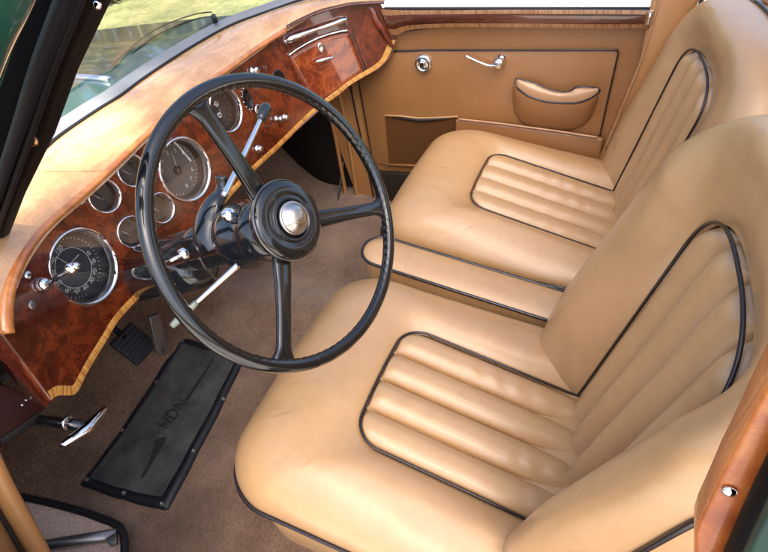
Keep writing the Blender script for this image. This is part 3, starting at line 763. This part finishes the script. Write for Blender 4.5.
for (u, v) in ((200, 106), (384, 207), (285, 362)):
    d = (onwheel(u, v)-wc_).normalized(); sd = wn.cross(d)
    def fsp(a, b):
        r_ = .035+a*(.210-.035); wdt = .0165-.0045*sm(0, .6, a)+.008*sm(.86, 1, a); th = .0085-.002*a
        dip = -.022*(1-a)**1.5-.004
        ang = 2*PI*b; c_, s_ = math.cos(ang), math.sin(ang)
        cc, ss = math.copysign(abs(c_)**.7, c_), math.copysign(abs(s_)**.7, s_)
        return wc_+d*r_+sd*(wdt*cc)+wn*(dip+th*ss)
    add('spoke', grid(fsp, 30, 24), BAKE, sw)
hc = wc_-wn*.028+(Vector((0, 0, 1))-wn*wn.z).normalized()*.006
hub = add('hub', lathe(hc, wn, [(r_*1.06, h_) for r_, h_ in [(.040, -.02), (.050, 0), (.056, .012), (.058, .024), (.0565, .029), (.054, .0305), (.050, .0325), (.036, .0355), (.035, .034), (.033, .0365), (.028, .0375), (.0275, .032), (0, .032)]], 72), BAKE, sw)
add('hub_ring', lathe_open(hc, wn, [(.0615, .022), (.0632, .0245), (.0615, .027)], 72), STEEL, hub)
bc = hc+wn*.034+(Vector((0, 0, 1))-wn*wn.z).normalized()*.001
bt_ = add('horn_button', lathe(bc, wn, [(.0262, 0), (.0262, .006), (.0245, .009), (.0235, .008), (.022, .010), (.017, .0165), (.010, .0205), (0, .0225)], 56), mat('satin_chrome', (.50, .48, .46), .30, 1), hub)
# small emblem: a plain ring mark on the button
add('emblem', lathe_open(bc+wn*.0198, wn, [(.0115, -.001), (.0105, .0008), (.0095, .0010), (.0090, .0002)], 32), mat('emblem_brass', (.55, .38, .18), .3, 1), bt_)

# ------------------------------------------------------------------ steering column
ax = -wn
cl = thing('steering_column', wc_+ax*.3, 'black enamelled steering column with bracket and levers running under the dashboard', 'steering column')
def cp(d): return wc_+ax*d
add('column_tube', lathe(cp(.10), ax, [(.032, 0), (.042, .05), (.044, .95)], 40), BLACKP, cl)
add('bell', lathe(cp(.035), ax, [(.042, 0), (.050, .012), (.054, .030), (.053, .034), (.048, .038), (.052, .060), (.060, .085), (.058, .110), (.045, .135), (.040, .15)], 48), BLACKP, cl)
add('collar', lathe(cp(.235), ax, [(.034, 0), (.040, .006), (.041, .05), (.044, .054), (.044, .066), (.037, .072), (.034, .09)], 40), BLACKP, cl)
add('lower_housing', lathe(cp(.33)-Vector((0, 0, .034)), ax, [(.034, 0), (.052, .012), (.060, .16), (.062, .34), (.062, .70)], 40), BLACKP, cl)
# cast arm rising from the column towards the upper left
arm = [at(u, v, 'y', yy) for u, v, yy in ((221, 176, .60), (222, 190, .60), (214, 204, .60), (208, 220, .61), (206, 238, .61), (212, 250, .60))]
add('quadrant_arm', tube(crom(arm, 6), lambda s_: .012+.016*sm(.1, .7, s_), 16, flat=.65), BLACKP, cl)
br = [at(u, v, 'y', yy) for u, v, yy in ((146, 262, .99), (160, 255, .87), (175, 248, .76), (192, 238, .68), (212, 232, .63), (226, 226, .58))]
add('bracket', tube(crom(br, 6), lambda s_: .014+.014*s_, 16, flat=.8), BLACKP, cl)
add('ball_joint', lathe(at(229, 215, 'y', .53), (0, -1, .4), [(0, -.013), (.009, -.009), (.013, 0), (.009, .009), (0, .013)], 24), CHROME, cl)
b0 = at(186, 253, 'y', .66); b1 = at(170, 261, 'y', .67)
sb = add('dip_lever', tube([b0, b1], .0035, 10), CHROME, cl); add('boss', lathe(b0, (b0-b1), [(.010, -.012), (.012, -.002), (.008, .004), (0, .006)], 24), CHROME, sb)
# gear lever, upper
g0, g1, g2 = at(224, 196, 'y', .56), at(244, 155, 'y', .60), at(261, 119, 'y', .62)
gl_ = add('gear_lever', tube(resample([g0, g1, g2], 30), lambda s_: .0058-.0012*s_, 14), CHROME, cl)
dv = (g2-g1).normalized(); add('knob', lathe(g2-dv*.004, dv, [(.006, 0), (.0095, .008), (.0125, .028), (.0125, .036), (.009, .043), (0, .045)], 28), BLACKP, gl_)
lk = tube([at(206, 153, 'y', .82), at(232, 147, 'y', .84), at(262, 118, 'y', .86)], .0018, 8)
# signal stalk, lower
s0, s1, s2 = at(238, 265, 'y', .50), at(196, 303, 'y', .56), at(172, 326, 'y', .585)
st = add('stalk', tube(resample([s0, s1], 16), lambda s_: .0050-.0014*s_, 12), CHROME, cl)
add('grip', tube(resample([s1.lerp(s2, -.05), s2], 16), lambda s_: .0045+.0022*math.sin(PI*min(1, s_*.9)), 14), mat('ivory_grip', (.16, .19, .15), .25, coat=.6), st)
add('cable', tube(crom([at(u, v, 'y', .58) for u, v in ((200, 258), (207, 270), (216, 280))], 5), .003, 8), BLACKP, cl)

# ------------------------------------------------------------------ pedals, handbrake, rod
pp_ = thing('brake_pedal', at(135, 345, 'y', 1.15), 'ribbed black rubber pedal hanging nearest the dashboard corner', 'pedal')
c = at(134, 344, 'y', 1.14); R_ = Matrix.Rotation(math.radians(-35), 3, 'X')
add('pad', box(c, (.085, .014, .10), .005, R_), RUB, pp_, 40)
rb = [box(c+R_@Vector((0, -.009, -.04+k_*.0135)), (.078, .006, .006), .0015, R_) for k_ in range(7)]
add('ribs', join(rb), RUB, pp_, 40)
add('arm', tube([c+Vector((0, .01, 0)), c+Vector((-.01, .06, .15)), c+Vector((-.02, .10, .32))], .009, 10), BLACKP, pp_)
pa = thing('accelerator_pedal', at(158, 336, 'y', 1.13), 'narrow bare grey metal pedal standing beside the ribbed black one', 'pedal')
pts = [at(u, v, 'y', 1.10) for u, v in ((150, 318), (160, 314), (168, 349), (167, 354), (161, 356), (157, 352))]
pm = add('pad', slab(pts, (0, .012, .004), .002), STEEL, pa, 40)
add('rivet', lathe(at(163, 350, 'y', 1.098), (0, -1, .1), [(.004, 0), (.003, .002), (0, .003)], 12), RUB, pm)
hb_ = thing('handbrake', at(83, 428, 'y', .86), 'chrome T handle of the handbrake poking out under the near dashboard end', 'handbrake')
h0, h1 = at(60.5, 446, 'y', .86), at(106, 407.5, 'y', .87); mid = h0.lerp(h1, .5)
add('grip', tube(resample([h0, mid+Vector((0, -.012, 0)), h1], 20), lambda s_: .0055+.0065*math.sin(PI*s_)**.8, 16, flat=.8), CHROME, hb_)
e_ = at(36, 420, 'y', .97)
add('shaft', tube([mid, e_], .011, 14), BLACKP, hb_)
q_ = at(68, 423, 'y', .895); add('ring', lathe(q_, (e_-mid), [(.0125, -.002), (.0150, 0), (.0150, .003), (.0125, .005)], 28), CHROME, hb_)
add('bracket', slab([at(u, v, 'y', .96) for u, v in ((2, 446), (20, 436), (44, 420), (40, 412), (18, 428), (0, 440))], (0, .02, 0), .003), DARKM, hb_, 40)
rt = thing('footwell_rod', at(343, 170, 'y', 1.05), 'thin pale metal rod standing in the dark far footwell', 'rod')
add('rod', tube([at(347, 139, 'y', 1.05), at(344, 158, 'y', 1.05), at(338, 200, 'y', 1.05)], .004, 10), STEEL, rt)
ls = thing('side_panel', at(15, 420, 'x', -.08), 'dark maroon panel with two small screws under the near end of the dashboard', 'panel')
add('board', slab([at(u, v, 'y', .965) for u, v in ((-30, 380), (8, 386), (44, 404), (46, 409), (22, 434), (0, 450), (-40, 476))], (0, .03, 0), .003), MAROON, ls, 40)
for u, v in ((22, 405), (26, 400)):
    add('screw', lathe(at(u, v, 'y', .965), (0, -1, .2), [(.003, 0), (.003, .002), (0, .003)], 12), CHROME, ls)

# ------------------------------------------------------------------ heel mat
zf = .010
mt = thing('heel_mat', at(165, 430, 'z', 0), 'black rubber heel mat with stitched binding, eyelets and embossed letters on the carpet', 'floor mat')
mo = []
for (a_, b_, bow_) in (((81, 485), (181, 337), -3), ((181, 337), (246, 353), -1.5), ((246, 353), (166, 510), 1.5), ((166, 510), (81, 485), 2)):
    for k_ in range(8):
        q_ = k_/8; nx_, ny_ = (b_[1]-a_[1]), -(b_[0]-a_[0]); l_ = math.hypot(nx_, ny_); w_ = bow_*math.sin(PI*q_)+.7*math.sin(q_*17+a_[0])*math.sin(PI*q_)
        mo.append((a_[0]+(b_[0]-a_[0])*q_+nx_/l_*w_, a_[1]+(b_[1]-a_[1])*q_+ny_/l_*w_))
out = resample([at(u, v, 'z', zf) for u, v in mo], 120, True)
cen = sum(out, Vector())/len(out)
def shr(p, d):
    v_ = p-cen; return cen+Vector((v_.x*(1-d/.25), v_.y*(1-d/.13), 0))
inn = [shr(p, .022) for p in out]
add('mat_panel', slab(inn, (0, 0, .004)), MATR, mt, 40)
vs = []; fs = []
n_ = len(out)
for i in range(n_):
    w_ = .0035*noise.noise(Vector((out[i].x*14, out[i].y*14, 0)))
    for q, dz in ((out[i], -.010), (out[i], .003+w_), (out[i].lerp(inn[i], .5), .005+w_), (inn[i], .006), (inn[i], -.008)): vs.append(q+Vector((0, 0, dz)))
for i in range(n_):
    for j in range(4): fs.append((i*5+j, i*5+j+1, ((i+1) % n_)*5+j+1, ((i+1) % n_)*5+j))
add('binding', mesh(vs, fs), MATB, mt)
for (u, v) in ((87, 479.5), (124, 493), (162, 504), (122, 430), (156, 382), (182, 341), (214, 347), (223.5, 399), (193.5, 451), (241, 354)):
    p = at(u, v, 'z', zf+.007); add('eyelet', lathe(p, (0, 0, 1), [(.0060, 0), (.0056, .002), (.0040, .0025), (.0030, .0008)], 20), STEEL, mt)
emb = mat('embossed_rubber', (.022, .022, .021), .6)
def strip3(pts, w0): return slab([at(u, v, 'z', zf+.0046) for u, v in pts], (0, 0, .0012))
add('spear_tail', strip3(((156, 439), (166.5, 437), (165, 442), (150, 467), (142, 479), (140.5, 478), (150, 459)), 0), emb, mt, 40)
add('spear_shaft', strip3(((185, 399), (195, 385), (208, 366), (213, 357), (214, 358), (207, 371), (195, 390), (187, 401)), 0), emb, mt, 40)
# letters read along the mat
a0, a1 = at(160, 429, 'z', zf+.0048), at(186, 399, 'z', zf+.0048)
dx_ = (a1-a0).normalized(); dy_ = Vector((0, 0, 1)).cross(dx_)
tm = text_mesh('HDN', .056, .0008); place(tm, (a0+a1)/2, dx_*.78, dy_*1.15, Vector((0, 0, 1))); add('lettering', tm, emb, mt, 40)

# ------------------------------------------------------------------ carpeted recess by the sill and open door trim (bottom left)
sr = thing('sill_pocket', at(75, 525, 'z', .05), 'pale carpet lined recess with black bound rim and steel bar on floor edge', 'carpet pocket')
zp = .060
rimp = [(10, 494), (25, 497.5), (50, 503), (80, 511), (100, 518), (115, 524), (122, 531), (124.5, 541), (124, 556), (120, 580)]
rp = resample(crom([at(u, v, 'z', zp) for u, v in rimp], 5), 70)
add('binding', tube(rp, .009, 12), RUB, sr)
add('lining', slab([at(u, v, 'z', zp-.012) for u, v in ((10, 496), (25, 499), (50, 505), (80, 513), (100, 520), (115, 526), (121, 533), (123, 543), (121, 580), (10, 580))], (0, 0, .004)), CARPETP, sr, 30)
add('bar', tube([at(20, 549, 'z', zp+.012), at(116, 534, 'z', zp+.006)], .013, 16, flat=.6), STEEL, sr)
add('bracket', slab([at(u, v, 'z', zp+.01) for u, v in ((108, 540), (118, 534), (119, 544), (112, 548))], (0, 0, .012), .002), STEEL, sr, 40)
od = thing('driver_door', at(20, 520, 'y', .80), 'tan leather edge of the opened near door at the lower left corner', 'car door')
dy0 = .80
add('outer_skin', slab([(-.30, .845, -.05), (-1.15, .90, -.05), (-1.15, .90, .80), (-.30, .845, .80)], (0, .03, 0), .006), GREEN, od, 40)
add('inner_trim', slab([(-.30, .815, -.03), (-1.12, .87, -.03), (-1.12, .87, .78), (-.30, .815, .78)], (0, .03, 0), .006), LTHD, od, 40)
add('trim_roll', tube(resample(crom([at(u, v, 'y', dy0) for u, v in ((-20, 440), (0, 482), (14, 508), (30, 536), (44, 562), (60, 590))], 5), 40), .0155, 14), LTHT, od)
add('gap_strip', tube(resample(crom([at(u-13, v+8, 'y', dy0) for u, v in ((-20, 440), (0, 482), (14, 508), (30, 536), (44, 562), (60, 590))], 5), 40), .003, 10), RUB, od)  # black tube painting in the dark gap beside the roll
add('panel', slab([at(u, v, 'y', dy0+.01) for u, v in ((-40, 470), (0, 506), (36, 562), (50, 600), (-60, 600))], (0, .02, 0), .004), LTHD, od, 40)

# ------------------------------------------------------------------ near front pillar (upper left)
ap = thing('windscreen_pillar', at(40, 130, 'x', .12), 'dark windscreen pillar at the upper left with rubber seals and green outer skin', 'pillar')
SEALM = mat('pillar_seal', (.004, .004, .006), .55, spec=.2)
def pil(uv, x_, th, m_, name, bev=.004):
    return add(name, slab([at(u, v, 'x', x_) for u, v in uv], (th, 0, 0), bev), m_, ap, 40)
pil(((107, -30), (100, 0), (66, 75), (44, 140), (16, 200), (0, 244), (-14, 290), (-40, 290), (-20, 244), (20, 140), (38, 90), (70, 0), (82, -30)), .14, .02, mat('pillar_brown', (.008, .004, .0025), .6, spec=.15), 'inner_trim')
pil(((80, -30), (66, 0), (36, 75), (18, 140), (-14, 240), (-60, 240), (-6, 90), (40, -30)), .11, .02, mat('pillar_black', (.0015, .0015, .002), .85, spec=.04), 'channel')
add('door_seal', tube(crom([at(u, v, 'x', .105) for u, v in ((76, -30), (62, 8), (38, 70), (20, 125), (0, 185), (-20, 250))], 5), .0075, 12), SEALM, ap)
add('door_seal', tube(crom([at(u, v, 'x', .115) for u, v in ((90, -30), (76, 8), (50, 75), (32, 130), (10, 192), (-12, 252))], 5), .0045, 12), SEALM, ap)
add('outer_skin', tube(crom([at(u, v, 'x', .02) for u, v in ((4, -70), (-8, -20), (-26, 30), (-40, 80), (-54, 140))], 5), .022, 24), GREEN, ap)
add('drip_rail', tube(crom([at(u, v, 'x', .07) for u, v in ((36, -30), (24, 4), (10, 40), (-4, 84))], 5), .004, 10), GREEN, ap)
c = at(33.5, 140, 'x', .139); add('screw', lathe(c, (-1, -.2, .3), [(.008, 0), (.008, .002), (.004, .004), (0, .005)], 20), mat('brass_screw', (.35, .2, .1), .3, 1), ap)
c = at(98, 5, 'x', .139); add('stud', lathe(c, (-1, -.2, .3), [(.004, 0), (.004, .002), (0, .004)], 20), CHROME, ap)

# ------------------------------------------------------------------ near centre pillar (lower right)
bp = thing('near_center_pillar', at(740, 480, 'x', -.05), 'orange walnut faced door post at the lower right corner with one chrome screw', 'pillar')
bp.name = 'door_post'
xb = -.045
add('wood_face', slab([at(u, v, 'x', xb) for u, v in ((790, 335), (768, 386), (752, 416), (738, 444), (722, 474), (708, 504), (698, 524), (694, 536), (694, 552), (694, 600), (740, 600), (735, 552), (768, 486), (810, 400))], (.02, 0, 0), .003), BURL4, bp, 40)
add('seal', tube(crom([at(u, v, 'x', xb-.01) for u, v in ((815, 420), (776, 488), (750, 538), (728, 584), (712, 620))], 5), .0075, 14), mat('post_seal', (.002, .002, .003), .6, spec=.08), bp)
add('outer_skin', slab([at(u, v, 'x', xb-.022) for u, v in ((830, 420), (772, 504), (752, 544), (726, 600), (860, 620))], (.01, 0, 0), .002), mat('green_door_edge', (.003, .040, .030), .5, spec=.3), bp, 40)
c = at(729, 490.5, 'x', xb-.001); add('screw', lathe(c, (-1, 0, .2), [(.0034, 0), (.0032, .0012), (.0015, .002), (0, .002)], 20), CHROME, bp)

# ------------------------------------------------------------------ unseen roof added for contrast, cut back behind the seats to let light in
rf = thing('car_roof', (.66, -.9, 1.25), 'unseen green car roof with pale headlining, cut short behind the front seats to admit light', 'roof')
def rfn(a, b, dz=0): x_ = .20+1.10*a; y_ = -1.5+1.18*b; return Vector((x_, y_, 1.235+dz+.05*(1-(2*a-1)**4)-.02*sm(.8, 1, b)))
add('headlining', grid(lambda a, b: rfn(a, b), 20, 20, flip=True), mat('headlining', (.50, .42, .32), .9), rf)
add('roof_skin', grid(lambda a, b: rfn(a, b, .03), 20, 20), GREEN, rf)
add('header_rail', tube([rfn(k/20, 1, .015) for k in range(21)], .022, 12), BURL4, rf)
add('side_rail', tube([rfn(1, k/20, .015) for k in range(21)], .022, 12), LTHT, rf)
add('side_rail', tube([rfn(0, k/20, .015) for k in range(21)], .022, 12), GREEN, rf)

# ------------------------------------------------------------------ hedge beyond the lawn
def bush(name, cx, cy, w, d, h, n, label, group=None):
    t_ = thing(name, (cx, cy, -.45), label, 'shrub', group); vs, fs = [], []
    for i in range(n):
        a = random.random()*2*PI; b = random.random(); r_ = .6+.4*random.random()**.5
        lump = 1+.25*noise.noise(Vector((math.cos(a)*2, math.sin(a)*2, b*3+cx)))
        p = Vector((cx+math.cos(a)*w*r_*lump*math.sqrt(1-(b*.92)**2), cy+math.sin(a)*d*r_*lump*math.sqrt(1-(b*.92)**2), -.42+h*b*lump))
        s_ = (.05+.06*random.random())*(1.9 if name == 'hedge_tree' else 1); u_ = Vector((random.gauss(0, 1), random.gauss(0, 1), random.gauss(0, 1))).normalized(); v_ = u_.orthogonal().normalized()
        k = len(vs); vs += [p-u_*s_, p+v_*s_*.5, p+u_*s_, p-v_*s_*.5]; fs.append((k, k+1, k+2, k+3))
    o = add('foliage', mesh(vs, fs), LEAF, t_)
    add('trunk', tube([(cx, cy, -.46), (cx+.03, cy, -.1), (cx, cy, h*.4)], .05, 8), BARK, t_)
bush('garden_shrub', 7.0, 8.4, 2.0, 1.2, 1.8, 7000, 'low olive green shrub on the lawn at the top of the windscreen view')
HL = ['far left', 'second', 'third', 'fourth', 'fifth', 'last']
for k in range(6):
    az = math.radians(8+13*k)
    bush('hedge_tree', 12.5*math.sin(az), 12.5*math.cos(az), 2.0, 1.5, 5.2+.6*math.sin(k*2.1), 6000, 'tall olive tree in the row beyond the lawn mirrored in the bonnet', 'trees beyond the lawn')
SD = Vector((-.45, -.30, .84)).normalized()       # direction to the sun
def shade_tree():
    dist = 12.0; c0 = Vector((.70, .45, .5))+SD*dist; rad = 2.0  # unseen crown placed towards the sun to block it from the cabin
    t_ = thing('shade_tree', (c0.x-.3, c0.y+.5, -.45), 'unseen leafy tree added to shade the seats, its crown cut open towards the dash', 'tree'); vs, fs = [], []
    random.seed(3)
    for i in range(48000):
        d = Vector((random.gauss(0, 1), random.gauss(0, 1), random.gauss(0, 1))).normalized()*random.random()**.4
        p = c0+Vector((d.x*rad, d.y*rad, d.z*rad*.8))
        q = p-SD*((p.z-.80)/SD.z)        # where this leaf's shade falls at dashboard height
        nz = noise.noise(Vector((q.x*9, q.y*9, 1.7)))
        w_ = .66+.12*nz+.10*noise.noise(Vector((q.x*25, q.y*25, 5)))
        if -.10 < q.x < w_ and q.y > .95+.04*nz: continue  # leaves left out to shape the sun patch on the dash
        if w_ <= q.x < .95 and q.y > 1.0 and nz > .10: continue
        s_ = .035+.035*random.random(); u_ = Vector((random.gauss(0, 1), random.gauss(0, 1), random.gauss(0, 1))).normalized(); v_ = u_.orthogonal().normalized()
        k = len(vs); vs += [p-u_*s_*1.4, p+v_*s_*.6, p+u_*s_*1.4, p-v_*s_*.6]; fs.append((k, k+1, k+2, k+3))
    add('foliage', mesh(vs, fs), LEAF, t_)
    b0 = Vector((c0.x-.3, c0.y+.5, -.46)); add('trunk', tube(crom([b0, b0.lerp(c0, .4)+Vector((-.15, 0, 0)), b0.lerp(c0, .8), c0+Vector((0, .1, .5))], 8), lambda a_: .20-.15*a_, 12), BARK, t_)
shade_tree()

# ------------------------------------------------------------------ camera, light, world
cam = bpy.data.cameras.new('camera'); co = bpy.data.objects.new('camera', cam); COL.objects.link(co)
cam.sensor_width = 36; cam.sensor_fit = 'HORIZONTAL'; cam.lens = 36*FPX/768; cam.clip_start = .01; cam.clip_end = 500
R3 = Matrix((M.col[0], -M.col[1], -M.col[2])).transposed(); mw = R3.to_4x4(); mw.translation = CAM; co.matrix_world = mw
scene.camera = co
w = bpy.data.worlds.new('World'); scene.world = w; w.use_nodes = True; nt = w.node_tree; bg = nt.nodes['Background']
sky = nt.nodes.new('ShaderNodeTexSky'); sky.sky_type = 'NISHITA'; sky.sun_disc = False
elev = math.asin(SD.z); az_ = math.atan2(SD.x, SD.y)
sky.sun_elevation = elev; sky.sun_rotation = az_; sky.dust_density = 4.0; sky.ozone_density = .6; sky.air_density = .8
nt.links.new(sky.outputs[0], bg.inputs[0]); bg.inputs[1].default_value = .15
sl = bpy.data.lights.new('sun', 'SUN'); so_ = bpy.data.objects.new('sun', sl); COL.objects.link(so_)
sl.energy = 5.0; sl.angle = math.radians(.5); sl.color = (1, .95, .86)
so_.rotation_euler = SD.to_track_quat('Z', 'Y').to_euler(); so_.location = (0, 0, 5)
scene.view_settings.view_transform = 'Standard'; scene.view_settings.look = 'None'; scene.view_settings.gamma = 1
scene.view_settings.exposure = 1.65
scene.cycles.max_bounces = 8
